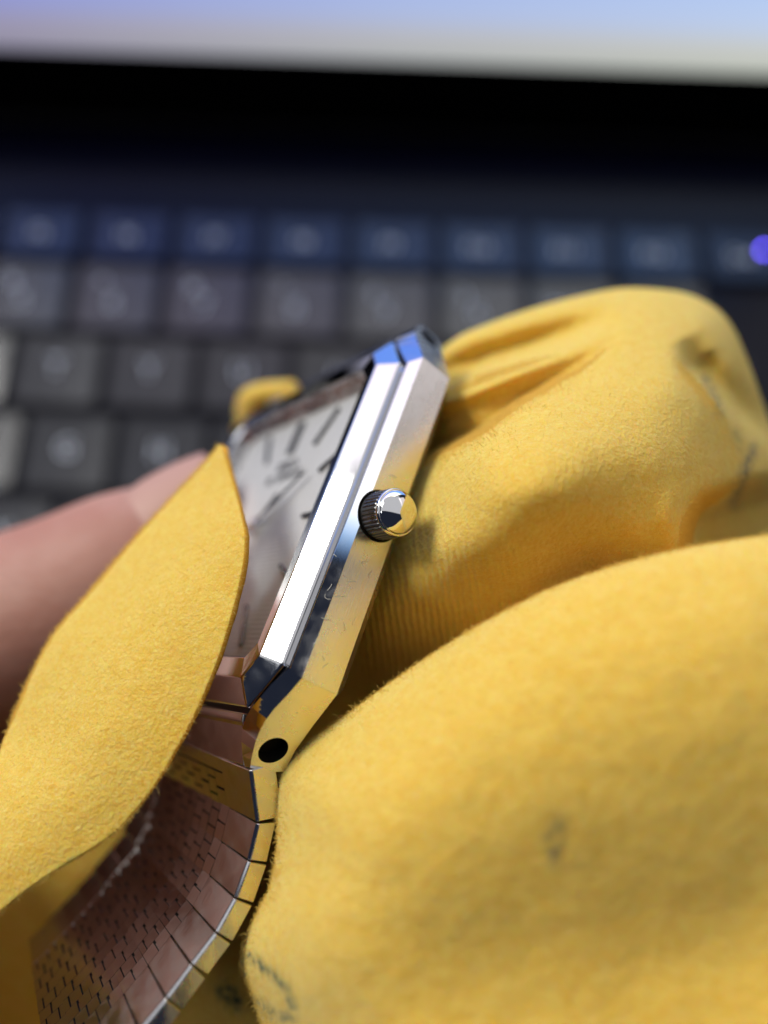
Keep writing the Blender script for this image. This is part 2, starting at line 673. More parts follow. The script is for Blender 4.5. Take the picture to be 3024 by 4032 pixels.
for x, y, w in ((-18.2, 10.55, 2.6), (-17.6, 9.0, 1.56), (-17.2, 7.24, 2.6), (-16.6, 5.42, 3.2), (-15.8, 3.6, 3.9), (-6.5, 1.8, 9.0), (-13.2, 1.8, 2.2), (0.2, 1.8, 2.2)):
    add_key(x, y, w, 1.42 if y < 10 else 1.05, None)
led = link('power_light', mesh([(8.17 + 0.048 * math.cos(a) - LO[0], 10.74 + 0.048 * math.sin(a) - LO[1], z - LO[2])
                                for z in (-0.02, 0.02) for a in np.linspace(0, 2 * math.pi, 16, endpoint=False)],
                               [tuple(range(16, 32))] + [(i, (i + 1) % 16, 16 + (i + 1) % 16, 16 + i) for i in range(16)]),
           simple('blue_violet_light', (0.05, 0.05, 0.2), 0.4, emit=(0.13, 0.08, 1.0), es=20.0), laptop)
# ------------------------------------------------------------------ wristwatch (own axes: x to the crown, y to 12, z out of the dial)
WR = np.array([[ 0.5909 , 0.31862,-0.74116], [-0.12897,-0.86958,-0.47664], [-0.79637, 0.37724,-0.47274]])
WT = np.array([-0.98898, 0.12853, 6.06219])
watch = tag(empty('wristwatch'), 'steel rectangular wristwatch with silver dial standing on its side in a yellow cloth', 'wristwatch')
_m = W @ WR
_o = place(WT)
watch.matrix_world = Matrix(((*_m[0], _o[0]), (*_m[1], _o[1]), (*_m[2], _o[2]), (0, 0, 0, 1)))


def octo(hx, cy, ex, hy, z):                       # eight-sided outline: long sides to +-cy, short sides to +-ex
    return [(hx, -cy, z), (hx, cy, z), (ex, hy, z), (-ex, hy, z), (-hx, cy, z), (-hx, -cy, z), (-ex, -hy, z), (ex, -hy, z)]


def rrect(hx, hy, r, z, n=6):
    out = []
    for cx, cy, a0 in ((hx - r, hy - r, 0), (-hx + r, hy - r, 90), (-hx + r, -hy + r, 180), (hx - r, -hy + r, 270)):
        for i in range(n):
            a = math.radians(a0 + 90 * i / (n - 1))
            out.append((cx + r * math.cos(a), cy + r * math.sin(a), z))
    return out


def add_loop(bm, pts):
    return [bm.verts.new(p) for p in pts]


def skin_loops(bm, a, b):
    n = len(a)
    for i in range(n):
        bm.faces.new((a[i], a[(i + 1) % n], b[(i + 1) % n], b[i]))


def fill_between(bm, a, b):                        # flat face between an outer and an inner loop
    es = []
    for lp in (a, b):
        for i in range(len(lp)):
            e = bm.edges.get((lp[i], lp[(i + 1) % len(lp)])) or bm.edges.new((lp[i], lp[(i + 1) % len(lp)]))
            es.append(e)
    bmesh.ops.triangle_fill(bm, use_beauty=True, edges=es)


# case middle
bm = bmesh.new()
l0 = add_loop(bm, octo(1.350, 1.125, 1.105, 1.41, -0.02))
l1 = add_loop(bm, octo(1.374, 1.13, 1.115, 1.435, 0.032))
l2 = add_loop(bm, octo(1.483, 1.170, 1.15, 1.445, -0.014))
skin_loops(bm, l0, l1)
skin_loops(bm, l1, l2)
o = link('case_bevel', from_bm(bm), M_polish, watch)
bevel(o, 0.010, 3)
bm = bmesh.new()
l2 = add_loop(bm, octo(1.483, 1.170, 1.15, 1.445, -0.0145))
l3 = add_loop(bm, octo(1.483, 1.170, 1.15, 1.445, -0.2765))
l4 = add_loop(bm, octo(1.415, 1.12, 1.09, 1.40, -0.350))
skin_loops(bm, l2, l3)
skin_loops(bm, l3, l4)
bm.faces.new(l4)
link('case_band', from_bm(bm), M_brush, watch)
bm = bmesh.new()
a_ = add_loop(bm, octo(1.25, 0.98, 0.95, 1.25, -0.352))
b_l = add_loop(bm, octo(1.20, 0.95, 0.92, 1.20, -0.42))
skin_loops(bm, a_, b_l)
bm.faces.new(b_l)
link('case_back', from_bm(bm), M_polish, watch)
# dark joint between case and bezel
bm = bmesh.new()
a_ = add_loop(bm, octo(1.366, 1.13, 1.110, 1.425, -0.012))
b_l = add_loop(bm, octo(1.30, 1.10, 1.07, 1.38, -0.002))
skin_loops(bm, a_, b_l)
link('gasket', from_bm(bm), M_gap, watch)

# bezel
bm = bmesh.new()
z_ = [add_loop(bm, octo(1.333, 1.118, 1.10, 1.40, 0.006)), add_loop(bm, octo(1.333, 1.118, 1.10, 1.40, 0.062)),
      add_loop(bm, octo(1.180, 1.10, 1.06, 1.245, 0.150))]
for a_, b_l in zip(z_, z_[1:]):
    skin_loops(bm, a_, b_l)
inn = add_loop(bm, octo(1.080, 1.015, 0.98, 1.115, 0.144))
inn2 = add_loop(bm, octo(1.078, 1.014, 0.979, 1.113, 0.110))
skin_loops(bm, z_[2], inn)
skin_loops(bm, inn, inn2)
o = link('bezel', from_bm(bm), M_polish, watch)
bevel(o, 0.009, 3, 18)

# dial surround, dial, crystal
bm = bmesh.new()
a_ = add_loop(bm, rrect(1.074, 1.108, 0.12, 0.122))
b_l = add_loop(bm, rrect(1.035, 1.070, 0.10, 0.0))
skin_loops(bm, a_, b_l)
link('dial_surround', from_bm(bm), M_rehaut, watch)
bm = bmesh.new()
a_ = add_loop(bm, rrect(1.06, 1.095, 0.10, 0.0005))
bm.faces.new(a_)
b_l = add_loop(bm, rrect(1.06, 1.095, 0.10, -0.03))
skin_loops(bm, a_, b_l)
dial = link('dial', from_bm(bm), M_dial, watch)
bm = bmesh.new()
a_ = add_loop(bm, rrect(1.074, 1.109, 0.14, 0.137))
bm.faces.new(a_)
b_l = add_loop(bm, rrect(1.074, 1.109, 0.14, 0.122))
skin_loops(bm, a_, b_l)
link('crystal', from_bm(bm), M_crystal, watch)


def bar(cx, cy, ang, length, w, z0, z1, name, mat, parent, taper=1.0):   # bar starting at (cx,cy) pointing at clock angle
    ca, sa = math.sin(ang), math.cos(ang)
    px, py = sa, -ca
    pts = []
    for s, ww in ((0, w), (length, w * taper)):
        for k in (-1, 1):
            pts.append((cx + ca * s + px * k * ww / 2, cy + sa * s + py * k * ww / 2))
    v = [(x, y, z) for z in (z0, z1) for x, y in (pts[0], pts[1], pts[3], pts[2])]
    o = link(name, mesh(v, [(0, 3, 2, 1), (4, 5, 6, 7), (0, 1, 5, 4), (1, 2, 6, 5), (2, 3, 7, 6), (3, 0, 4, 7)]), mat, parent)
    return bevel(o, min(w, z1 - z0) * 0.22, 2)


for h in range(12):
    a = math.radians(30 * h)
    c, s = abs(math.cos(a)), abs(math.sin(a))
    ro = min(0.99 / c if c > 1e-6 else 9, 0.86 / s if s > 1e-6 else 9)
    ro = {0: 1.0, 6: 1.0}.get(h, min(ro, 1.15))
    ri = 0.69 if h in (0, 6) else (0.79 if h in (1, 11, 5, 7) else (0.775 if h in (2, 10, 4, 8) else 0.70))
    if h == 0:
        for k in (-1, 1):
            bar(k * 0.026, ri, 0, ro - ri, 0.034, 0.0006, 0.028, 'hour_marker', M_baton, watch)
    else:
        bar(ri * math.sin(a), ri * math.cos(a), a, ro - ri, 0.034, 0.0006, 0.028, 'hour_marker', M_baton, watch)

am = math.radians(55)
bar(-0.10 * math.sin(am), -0.10 * math.cos(am), am, 0.77, 0.042, 0.058, 0.068, 'minute_hand', M_baton, watch, 0.55)
ah = math.radians(34.5)
bar(-0.08 * math.sin(ah), -0.08 * math.cos(ah), ah, 0.40, 0.050, 0.040, 0.050, 'hour_hand', M_baton, watch, 0.6)
bm = bmesh.new()
for r0, r1, z0, z1 in ((0.062, 0.062, 0.0006, 0.072), (0.036, 0.030, 0.072, 0.086)):
    a_ = add_loop(bm, [(r0 * math.cos(t), r0 * math.sin(t), z0) for t in np.linspace(0, 2 * math.pi, 20, endpoint=False)])
    b_l = add_loop(bm, [(r1 * math.cos(t), r1 * math.sin(t), z1) for t in np.linspace(0, 2 * math.pi, 20, endpoint=False)])
    skin_loops(bm, a_, b_l)
    bm.faces.new(b_l)
bevel(link('hand_hub', from_bm(bm), M_polish, watch), 0.006, 2)
for s, x, y, sz in (('SEIKO', 0.035, 0.570, 0.125), ('SQ  QUARTZ', 0.045, 0.462, 0.098)):
    g = link('dial_lettering', glyph(s, sz, 0.002), M_ink, watch)
    g.location = (x, y, 0.003)

# crown: knurled wall, rim and domed cap, turning about the x axis
CY, CZ = -0.032, -0.128


def lathe(prof, n, wob=None):
    bm = bmesh.new()
    loops = []
    for k, (x, r) in enumerate(prof):
        lp = []
        for i in range(n):
            t = 2 * math.pi * i / n
            rr = r * (1 + (wob(k, i) if wob else 0))
            lp.append(bm.verts.new((x, CY + rr * math.cos(t), CZ + rr * math.sin(t))))
        loops.append(lp)
    for a_, b_l in zip(loops, loops[1:]):
        skin_loops(bm, a_, b_l)
    if prof[-1][1] < 0.02:
        bm.faces.new(loops[-1])
    return from_bm(bm)


crown = link('crown', lathe([(1.478, 0.150), (1.500, 0.150), (1.505, 0.157), (1.640, 0.155), (1.655, 0.148)], 144,
                            lambda k, i: (-0.045 if (i % 4) < 2 else 0.0) if k in (2, 3) else 0.0), M_knurl, watch)
R_ = 0.150
prof = [(1.650, 0.1515), (1.660, 0.1535), (1.672, 0.152), (1.678, 0.147), (1.6765, 0.1425)]
prof += [(1.674 + 0.072 * math.sin(t), 0.142 * math.cos(t)) for t in np.linspace(0.02, math.pi / 2 * 0.99, 20)]
link('cap', lathe(prof, 72), M_polish, crown, smooth=True)
link('crown_seat', lathe([(1.4835, 0.172), (1.4836, 0.140)], 48), M_dark, watch)


# lugs: four horns with a spring bar hole, built in the plane of the eight-sided corner
def lug(sx, sy):
    bm = bmesh.new()
    d = np.array([-0.6, -0.8, 0.0])
    c0 = np.array([1.483, -1.171, 0.0])

    def pw(s, z):
        return c0 + d * s + np.array([0, 0, z])

    top = [(0.0, -0.014), (0.14, -0.009), (0.25, 0.002), (0.33, 0.000), (0.41, -0.012), (0.487, -0.035), (0.56, -0.066), (0.63, -0.100), (0.676, -0.126)]
    bot = [(0.655, -0.25), (0.618, -0.335), (0.56, -0.325), (0.452, -0.300), (0.25, -0.285), (0.0, -0.2765)]
    inner = [(1.374, -1.130, 0.0325), (1.275, -1.240, 0.048), (1.20, -1.330, 0.048), (1.14, -1.395, 0.045), (1.085, -1.455, 0.030),
             (1.045, -1.52, 0.005), (1.020, -1.59, -0.035), (1.006, -1.66, -0.085), (1.004, -1.715, -0.128)]
    T_ = [bm.verts.new(pw(*p)) for p in top]
    B_ = [bm.verts.new(pw(*p)) for p in bot]
    I_ = [bm.verts.new(p) for p in inner]
    hole = [bm.verts.new(pw(0.508 + 0.098 * math.cos(t), -0.176 + 0.088 * math.sin(t))) for t in np.linspace(0, 2 * math.pi, 28, endpoint=False)]
    hin = [bm.verts.new(np.array(v.co) + np.array([-0.8, 0.6, 0]) * 0.09) for v in hole]
    nh = len(hole) // 2
    for ring in (T_ + hole[:nh + 1] + [B_[-1]], [T_[-1]] + B_ + hole[nh:] + [hole[0]]):
        bm.faces.new(ring).material_index = 1
    nw = len(bm.faces)
    skin_loops(bm, hole, hin)
    bm.faces.new(hin)
    bm.faces.ensure_lookup_table()
    for f in list(bm.faces)[nw:]:
        f.material_index = 2
    for i in range(len(T_) - 1):
        bm.faces.new((T_[i], T_[i + 1], I_[i + 1], I_[i]))
    IB = [bm.verts.new((1.004, -1.70, -0.25)), bm.verts.new((1.03, -1.64, -0.335)), bm.verts.new((1.05, -1.42, -0.31)), bm.verts.new((1.30, -1.1, -0.28))]
    bm.faces.new((I_[-1], T_[-1], B_[0], IB[0]))
    bm.faces.new((IB[0], B_[0], B_[1], IB[1]))
    bm.faces.new((IB[1], B_[1], B_[2], B_[3], IB[2]))
    bm.faces.new((IB[2], B_[3], B_[4], B_[5], IB[3]))
    bm.faces.new((IB[0], IB[1], IB[2], I_[5], I_[6], I_[7], I_[8]))
    for v in bm.verts:
        v.co.x *= sx
        v.co.y *= -sy
    me = from_bm(bm)
    for m_ in (M_polish, M_brush, M_dark):
        me.materials.append(m_)
    return link('lug', me, None, watch)


for sx in (1, -1):
    for sy in (-1, 1):
        lug(sx, sy)


# bracelet: end link between the lugs, then links along a sagging path (right edge traced in the x = 1.1 plane)
def prism(x0, x1, prof, mat_side=None):
    """closed y-z profile swept from x0 to x1"""
    bm = bmesh.new()
    a_ = add_loop(bm, [(x0, y, z) for y, z in prof])
    b_l = add_loop(bm, [(x1, y, z) for y, z in prof])
    skin_loops(bm, a_, b_l)
    for f in bm.faces:
        f.material_index = 0
    fa, fb = bm.faces.new(list(reversed(a_))), bm.faces.new(b_l)
    fa.material_index = fb.material_index = 1
    return from_bm(bm)


for sy in (-1, 1):
    prof = [(1.42, -0.24), (1.42, 0.000), (1.437, 0.014), (1.475, 0.004), (1.50, -0.018), (1.712, -0.118), (1.70, -0.25), (1.60, -0.30)]
    if sy < 0:
        prof = [(-y, z) for y, z in prof]
    me = prism(-0.985, 0.998, prof)
    me.materials.append(M_link)
    me.materials.append(M_link_side)
    bevel(link('end_link', me, None, watch), 0.012, 2)

PIX = [(985, 3033), (1013, 3242), (978, 3391), (925, 3537), (849, 3673), (753, 3799), (654, 3931), (548, 4058), (440, 4180), (330, 4300), (215, 4415)]


def on_plane(u, v, x):                             # where the sight line of a pixel meets the plane x = const of the watch
    dr = WR.T @ np.array([(u - 1512) / F, (v - 2016) / F, 1.0])
    og = -WR.T @ WT
    return og + (x - og[0]) / dr[0] * dr


path = [on_plane(*PIX[0], 1.1)]
for i in range(len(PIX) - 1):                      # the band drifts a little sideways as it hangs
    yw, x = math.radians(3.0 + 0.75 * i), path[-1][0]
    for _ in range(8):
        p_ = on_plane(*PIX[i + 1], x)
        x = path[-1][0] - math.tan(yw) * np.linalg.norm(p_[1:] - path[-1][1:])
    path.append(on_plane(*PIX[i + 1], x))
thick = [0.17, 0.125, 0.13, 0.128, 0.125, 0.128, 0.13, 0.13, 0.13, 0.13]
NCOL = 10
plate_cache = {}
for i in range(len(path) - 1):
    A, B = path[i], path[i + 1]
    L_ = np.linalg.norm(B - A)
    th_ = thick[i]
    lk = link('link', bpy.data.meshes.new('m'), None, watch)
    # link frame: origin at the right upper front corner, x across, y along the path, z out
    ey = (B - A) / L_
    ex = np.array([1.0, 0, 0]) - ey * ey[0]
    ex /= np.linalg.norm(ex)
    ez = np.cross(ex, ey)
    if ez[2] < 0:
        ez = -ez
    lk.matrix_local = Matrix(((ex[0], ey[0], ez[0], A[0]), (ex[1], ey[1], ez[1], A[1]), (ex[2], ey[2], ez[2], A[2]), (0, 0, 0, 1)))
    g0, g1 = 0.004, L_ - 0.006
    def fan(k):                                    # how far the undersides must reach to close a fanning joint
        if k < 1 or k >= len(path) - 1:
            return 0.0
        a0, a1 = path[k] - path[k - 1], path[k + 1] - path[k]
        bend = math.atan2(a0[1] * a1[2] - a0[2] * a1[1], a0[1] * a1[1] + a0[2] * a1[2])
        return th_ * math.tan(-bend / 2)
    e0, e1 = fan(i), fan(i + 1)
    e0, e1 = (e0 * 0.75 if e0 > 0 else e0 - 0.006), (e1 * 0.75 if e1 > 0 else e1 - 0.006)
    first = i == 0
    WL = 2.05
    PR, PL = (0.40, 0.40) if not first else (0.42, 0.42)
    bm = bmesh.new()
    # floor plate and the two plain outer pads with a chamfered long edge
    def add_pad(xa, xb, ca, cb):
        c = 0.015
        za, zb = (-c if ca else 0.0), (-c if cb else 0.0)
        xs = [(xa, -th_), (xa, za)] + ([(xa + c, 0.0)] if ca else []) + ([(xb - c, 0.0)] if cb else []) + [(xb, zb), (xb, -th_)]
        xs2 = xs
        f0 = [bm.verts.new((x, g0 - (e0 if z < -0.06 else 0.0), z)) for x, z in xs2]
        f1 = [bm.verts.new((x, g1 + (e1 if z < -0.06 else 0.0), z)) for x, z in xs2]
        m_ = len(f0)
        for k in range(m_):
            fc = bm.faces.new((f0[k], f0[(k + 1) % m_], f1[(k + 1) % m_], f1[k]))
            xm = sum(v.co.x for v in fc.verts) / 4
            dx = max(v.co.x for v in fc.verts) - min(v.co.x for v in fc.verts)
            dz = max(v.co.z for v in fc.verts) - min(v.co.z for v in fc.verts)
            fc.material_index = 1 if dx < 1e-4 else (2 if cb and dz > 0.01 and dx < 0.05 else 0)
        bm.faces.new(list(reversed(f0)))
        bm.faces.new(f1)
    add_pad(-PR, 0.0, False, True)
    add_pad(-WL, -WL + PL, True, False)
    vb = [bm.verts.new(p) for z in (-th_, -0.013) for p in ((-WL + PL, g0 + 0.016, z), (-PR, g0 + 0.016, z), (-PR, g1 - 0.004, z), (-WL + PL, g1 - 0.004, z))]
    for f in ((0, 3, 2, 1), (4, 5, 6, 7), (0, 1, 5, 4), (2, 3, 7, 6)):
        fc = bm.faces.new([vb[k] for k in f])
        fc.material_index = 0
    me = from_bm(bm)
    for m_ in (M_link, M_link_side, M_polish, M_dark):
        me.materials.append(m_)
    lk.data = me
    bevel(lk, 0.004, 1, 40)
    # woven looking field of small plates, alternate columns shifted by half a step
    cw_ = (WL - PR - PL) / NCOL
    y_first = 0.10 if first else 0.0
    span = L_ - y_first
    for c in range(NCOL):
        cuts = (0, 0.5, 1) if c % 2 == 0 else (0, 0.25, 0.75, 1)
        for k0, k1 in zip(cuts, cuts[1:]):
            ga, gb = (0.005 if k0 > 0 else 0.002), (0.005 if k1 < 1 else 0.002)
            y0_, ln = y_first + k0 * span + ga, (k1 - k0) * span - ga - gb
            key = (round(ln, 2), c % 3)
            if key not in plate_cache:
                ln = round(ln, 2)
                ww, tilt = (cw_ - 0.0016) / 2, (0.0006, -0.0006, 0.0)[c % 3]
                pb = bmesh.new()
                v = [pb.verts.new(p) for p in ((-ww, 0, -0.04), (ww, 0, -0.04), (ww, ln, -0.04), (-ww, ln, -0.04),
                                               (-ww + .0008, .002, tilt), (ww - .0008, .002, -tilt), (ww - .0008, ln - .002, -tilt), (-ww + .0008, ln - .002, tilt))]
                for f in ((4, 5, 6, 7), (0, 1, 5, 4), (1, 2, 6, 5), (2, 3, 7, 6), (3, 0, 4, 7)):
                    pb.faces.new([v[k] for k in f]).material_index = 0 if f[0] == 4 else 1
                pm = from_bm(pb)
                pm.materials.append(M_link)
                pm.materials.append(M_joint)
                plate_cache[key] = pm
            p_ = link('plate', plate_cache[key], None, lk)
            p_.location = (-PR - cw_ * (c + 0.5), y0_, -0.001)
    if first:                                      # plain bar at the start of the first link
        link('cross_bar', box(-WL + PL, -PR, 0.006, 0.092, -0.05, -0.001), M_link, lk)

# lint left by the cloth on the case: a few curled threads
lv, lf = [], []
lr = random.Random(5)
for _ in range(34):
    kind = lr.random()
    y = lr.uniform(-1.1, 1.0)
    if kind < 0.5:
        p, t1, t2, nn = (1.4838, y, lr.uniform(-0.25, -0.03)), Vector((0, 1, 0)), Vector((0, 0, 1)), Vector((1, 0, 0))
    elif kind < 0.75:
        q = lr.random()
        p, t1, t2, nn = (1.374 + q * 0.109, y, 0.033 - q * 0.046), Vector((0, 1, 0)), Vector((0.92, 0, -0.39)), Vector((0.39, 0, 0.92))
    else:
        q = lr.random()
        p, t1, t2, nn = (1.333 - q * 0.153, y, 0.063 + q * 0.088), Vector((0, 1, 0)), Vector((-0.87, 0, 0.5)), Vector((0.5, 0, 0.87))
    p = Vector(p) + nn * 0.0015
    ang, cur = lr.uniform(0, 6.3), lr.uniform(-2.2, 2.2)
    L_, w_ = lr.uniform(0.015, 0.075), lr.uniform(0.0007, 0.0014)
    n0 = len(lv)
    for k in range(6):
        dv = t1 * math.cos(ang) + t2 * math.sin(ang)
        sv = nn.cross(dv)
        lift = nn * (0.006 * math.sin(k / 5 * math.pi))
        lv += [p + sv * w_ + lift, p - sv * w_ + lift]
        p = p + dv * L_ / 5
        ang += cur / 5
    lf += [(n0 + 2 * k, n0 + 2 * k + 1, n0 + 2 * k + 3, n0 + 2 * k + 2) for k in range(5)]
lint = link('lint', mesh(lv, lf), simple('pale_lint', (0.7, 0.66, 0.55), 0.8, spec=0.1), watch)
lint['kind'] = 'stuff'

# ------------------------------------------------------------------ hand (thumb in view, fingers folded behind the watch)
def tube(bm, pts, n=20):
    """round limb through (point, radius) pairs with rounded ends"""
    C = catmull([list(p) + [r] for p, r in pts], max(8, len(pts) * 7))
    prev = None
    P, Rr = C[:, :3], C[:, 3]
    up = np.array([0.13, 0.2, 0.97])
    rings = []
    T = np.gradient(P, axis=0)
    T /= np.linalg.norm(T, axis=1)[:, None]

    def ring(p, t, r):
        a = np.cross(t, up)
        a /= np.linalg.norm(a)
        b = np.cross(t, a)
        return [bm.verts.new(p + r * (math.cos(q) * a + math.sin(q) * b)) for q in np.linspace(0, 2 * math.pi, n, endpoint=False)]
    for k in (0.97, 0.8, 0.5, 0.2):
        rings.append(ring(P[0] - T[0] * Rr[0] * k, T[0], Rr[0] * math.sqrt(1 - k * k)))
    for i in range(len(P)):
        rings.append(ring(P[i], T[i], Rr[i]))
    for k in (0.2, 0.5, 0.8, 0.97):
        rings.append(ring(P[-1] + T[-1] * Rr[-1] * k, T[-1], Rr[-1] * math.sqrt(1 - k * k)))
    for a, b in zip(rings, rings[1:]):
        skin_loops(bm, a, b)
    bm.faces.new(list(reversed(rings[0])))
    bm.faces.new(rings[-1])


bm = bmesh.new()
thumb = [(at(-760, 3100, 8.6), 1.25), (at(-330, 2700, 7.6), 1.12), (at(40, 2480, 7.05), 0.88), (at(300, 2375, 6.95), 0.84), (at(560, 2225, 6.95), 0.75), (at(740, 2110, 7.05), 0.58)]
tube(bm, thumb)
tube(bm, [(at(-360, 2720, 7.6), 1.0), (at(-780, 3230, 6.5), 1.1), (at(-1050, 3700, 7.0), 1.3)])   # unseen ball of the thumb, added to block the lamp at left
# palm and wrist
tube(bm, [(at(-2300, 3700, 10.5), 2.5), (at(-1500, 3350, 10.0), 2.6), (at(-900, 3050, 9.6), 2.3)])
tube(bm, [(at(-1500, 3500, 10.2), 2.3), (at(-700, 3300, 9.9), 1.9), (at(-250, 3100, 9.9), 1.3)])
tube(bm, [(at(-1300, 3000, 10.2), 2.0), (at(-650, 2700, 10.0), 1.6), (at(-250, 2550, 9.9), 1.1)])
# index, middle, ring and little finger, each a little different, bent behind the case
tube(bm, [(at(-420, 2560, 9.9), 0.98), (at(200, 2330, 9.9), 0.88), (at(720, 2140, 9.5), 0.80), (at(1080, 2010, 8.8), 0.66)])
tube(bm, [(at(-330, 2790, 10.2), 0.98), (at(260, 2640, 10.2), 0.90), (at(800, 2420, 9.6), 0.82), (at(1180, 2250, 8.7), 0.66)])
tube(bm, [(at(-330, 3050, 10.3), 0.94), (at(230, 2930, 10.2), 0.85), (at(720, 2760, 9.5), 0.76), (at(1050, 2640, 8.6), 0.62)])
tube(bm, [(at(-380, 3330, 10.2), 0.84), (at(120, 3230, 9.9), 0.74), (at(520, 3120, 9.2), 0.64), (at(780, 3040, 8.5), 0.52)])
hand = link('hand', from_bm(bm), M_skin, None, True)
tag(hand, 'bare left hand pressing the yellow cloth flap against the watch with its thumb', 'hand')
rm = hand.modifiers.new('merge', 'REMESH')
rm.mode, rm.voxel_size, rm.use_smooth_shade = 'VOXEL', 0.085, True
sm_ = hand.modifiers.new('soften', 'SMOOTH')
sm_.factor, sm_.iterations = 0.5, 9
# thumbnail: curved plate on the upper side of the last joint
ta, tb = np.array(at(590, 2208, 6.95)), np.array(at(780, 2085, 7.05))
ax = (tb - ta) / np.linalg.norm(tb - ta)
upv = np.array(at(560, 2010, 6.30)) - ta
upv -= ax * (upv @ ax)
upv /= np.linalg.norm(upv)
sd_ = np.cross(ax, upv)
nv, nf = [], []
for lay, rr in ((0, 0.735), (1, 0.66)):
    for j in range(9):
        s = j / 8
        for i in range(9):
            q = math.radians(-40 + 80 * i / 8)
            rad = (rr - 0.13 * s ** 1.3 - 0.12 * (1 - s) ** 3)
            wid = 1.0 - 0.25 * max(0, s - 0.75) * 4 * 0.3
            nv.append(ta + ax * (0.0 + 0.95 * s * math.cos(q * 0.35)) + (upv * math.cos(q * wid) + sd_ * math.sin(q * wid)) * rad)
for j in range(8):
    for i in range(8):
        a = j * 9 + i
        nf.append((a, a + 1, a + 10, a + 9))
        nf.append((81 + a, 81 + a + 9, 81 + a + 10, 81 + a + 1))
rim = [i for i in range(9)] + [j * 9 + 8 for j in range(1, 9)] + [72 + i for i in range(7, -1, -1)] + [j * 9 for j in range(7, 0, -1)]
for i in range(len(rim)):
    a, b = rim[i], rim[(i + 1) % len(rim)]
    nf.append((b, a, a + 81, b + 81))
link('thumbnail', mesh(nv, nf), M_nail, hand, True)

# ------------------------------------------------------------------ polishing cloth
cloth = tag(empty('polishing_cloth', place([0, 0.6, 6.5])), 'crumpled yellow microfibre polishing cloth with grey and green ink stains wrapped around the watch', 'cloth')
CO = np.array(cloth.location)
STAIN_GREY = [([(2780, 1490), (2815, 1560), (2835, 1625)], 26, 0.75), ([(2965, 1770), (2935, 1850), (2905, 1930), (2890, 1985)], 30, 0.85),
              ([(2205, 3245), (2185, 3310), (2190, 3380)], 46, 0.62), ([(2900, 1700), (2920, 1760)], 22, 0.4)]
STAIN_GREEN = [([(985, 3765), (1060, 3830), (1125, 3890), (1150, 3970)], 26, 0.9), ([(1010, 3950), (1080, 4000), (1140, 4010)], 34, 0.85),
               ([(880, 3890), (930, 3940)], 48, 1.0)]
fuzz_src = []


def stain(uv, defs):
    out = np.zeros(len(uv))
    for line, w, a in defs:
        d, _, _ = poly_dist(uv, line)
        out = np.maximum(out, a * np.exp(-(d / w) ** 2 * 1.4))
    return out


def sheet(name, grid_uv, dep, rib=None, thick=0.085, relief=0.012, grain=2.2, flip=False, fuzz=1.0, label=None, core=None):
    """grid of (row, column) photo directions and distances -> a cloth surface with real thickness"""
    nr, nc = dep.shape
    uv = grid_uv.reshape(-1, 2)
    d = dep.reshape(-1).copy()
    X = np.stack([(uv[:, 0] - 1512) / F * d, (uv[:, 1] - 2016) / F * d, d], 1)
    Pw = X @ W.T + ORG
    # slow lumps of the fabric, along the view
    for i in range(len(Pw)):
        p = Vector(Pw[i] * grain)
        d[i] += relief * (mnoise.noise(p) + 0.5 * mnoise.noise(p * 2.7) + 0.28 * mnoise.noise(p * 7.1))
    X = np.stack([(uv[:, 0] - 1512) / F * d, (uv[:, 1] - 2016) / F * d, d], 1)
    Pw = X @ W.T + ORG
    idx = np.arange(nr * nc).reshape(nr, nc)
    q = np.stack([idx[:-1, :-1], idx[1:, :-1], idx[1:, 1:], idx[:-1, 1:]], -1).reshape(-1, 4)
    va, vb, vc = Pw[q[:, 0]], Pw[q[:, 1]], Pw[q[:, 2]]
    if ((np.cross(vb - va, vc - va)) * (ORG - va)).sum() < 0:      # outer face towards the viewer
        q = q[:, ::-1]
    me = bpy.data.meshes.new('m')
    me.vertices.add(len(Pw))
    me.vertices.foreach_set('co', (Pw - CO).ravel())
    me.loops.add(q.size)
    me.loops.foreach_set('vertex_index', q.ravel().astype(np.int32))
    me.polygons.add(len(q))
    me.polygons.foreach_set('loop_start', np.arange(0, q.size, 4, dtype=np.int32))
    me.update(calc_edges=True)
    ul = me.uv_layers.new(name='UVMap')
    ul.data.foreach_set('uv', (uv[q.ravel()] / 100.0).ravel())
    for nm, val in (('stain_grey', stain(uv, STAIN_GREY)), ('stain_green', stain(uv, STAIN_GREEN)), ('rib', np.zeros(len(uv)) if rib is None else rib(uv))):
        at_ = me.attributes.new(nm, 'FLOAT', 'POINT')
        at_.data.foreach_set('value', val.astype(np.float32))
    o = link(name, me, M_cloth, cloth, True)
    me.polygons.foreach_set('use_smooth', np.ones(len(q), bool))
    so = o.modifiers.new('thickness', 'SOLIDIFY')
    so.thickness, so.offset = thick, -1.0
    me.materials.append(M_cut_shade)
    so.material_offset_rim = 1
    if label:
        o['label'] = label
    if fuzz > 0:
        fuzz_src.append((Pw, q, fuzz))
    return o


def coons(top, bot, left, right, nr, nc):
    T, B, Lf, Rt = catmull(top, nc), catmull(bot, nc), catmull(left, nr), catmull(right, nr)
    s = np.linspace(0, 1, nr)[:, None, None]
    t = np.linspace(0, 1, nc)[None, :, None]
    return ((1 - s) * T[None] + s * B[None] + (1 - t) * Lf[:, None] + t * Rt[:, None]
            - ((1 - s) * (1 - t) * T[0] + (1 - s) * t * T[-1] + s * (1 - t) * B[0] + s * t * B[-1]))


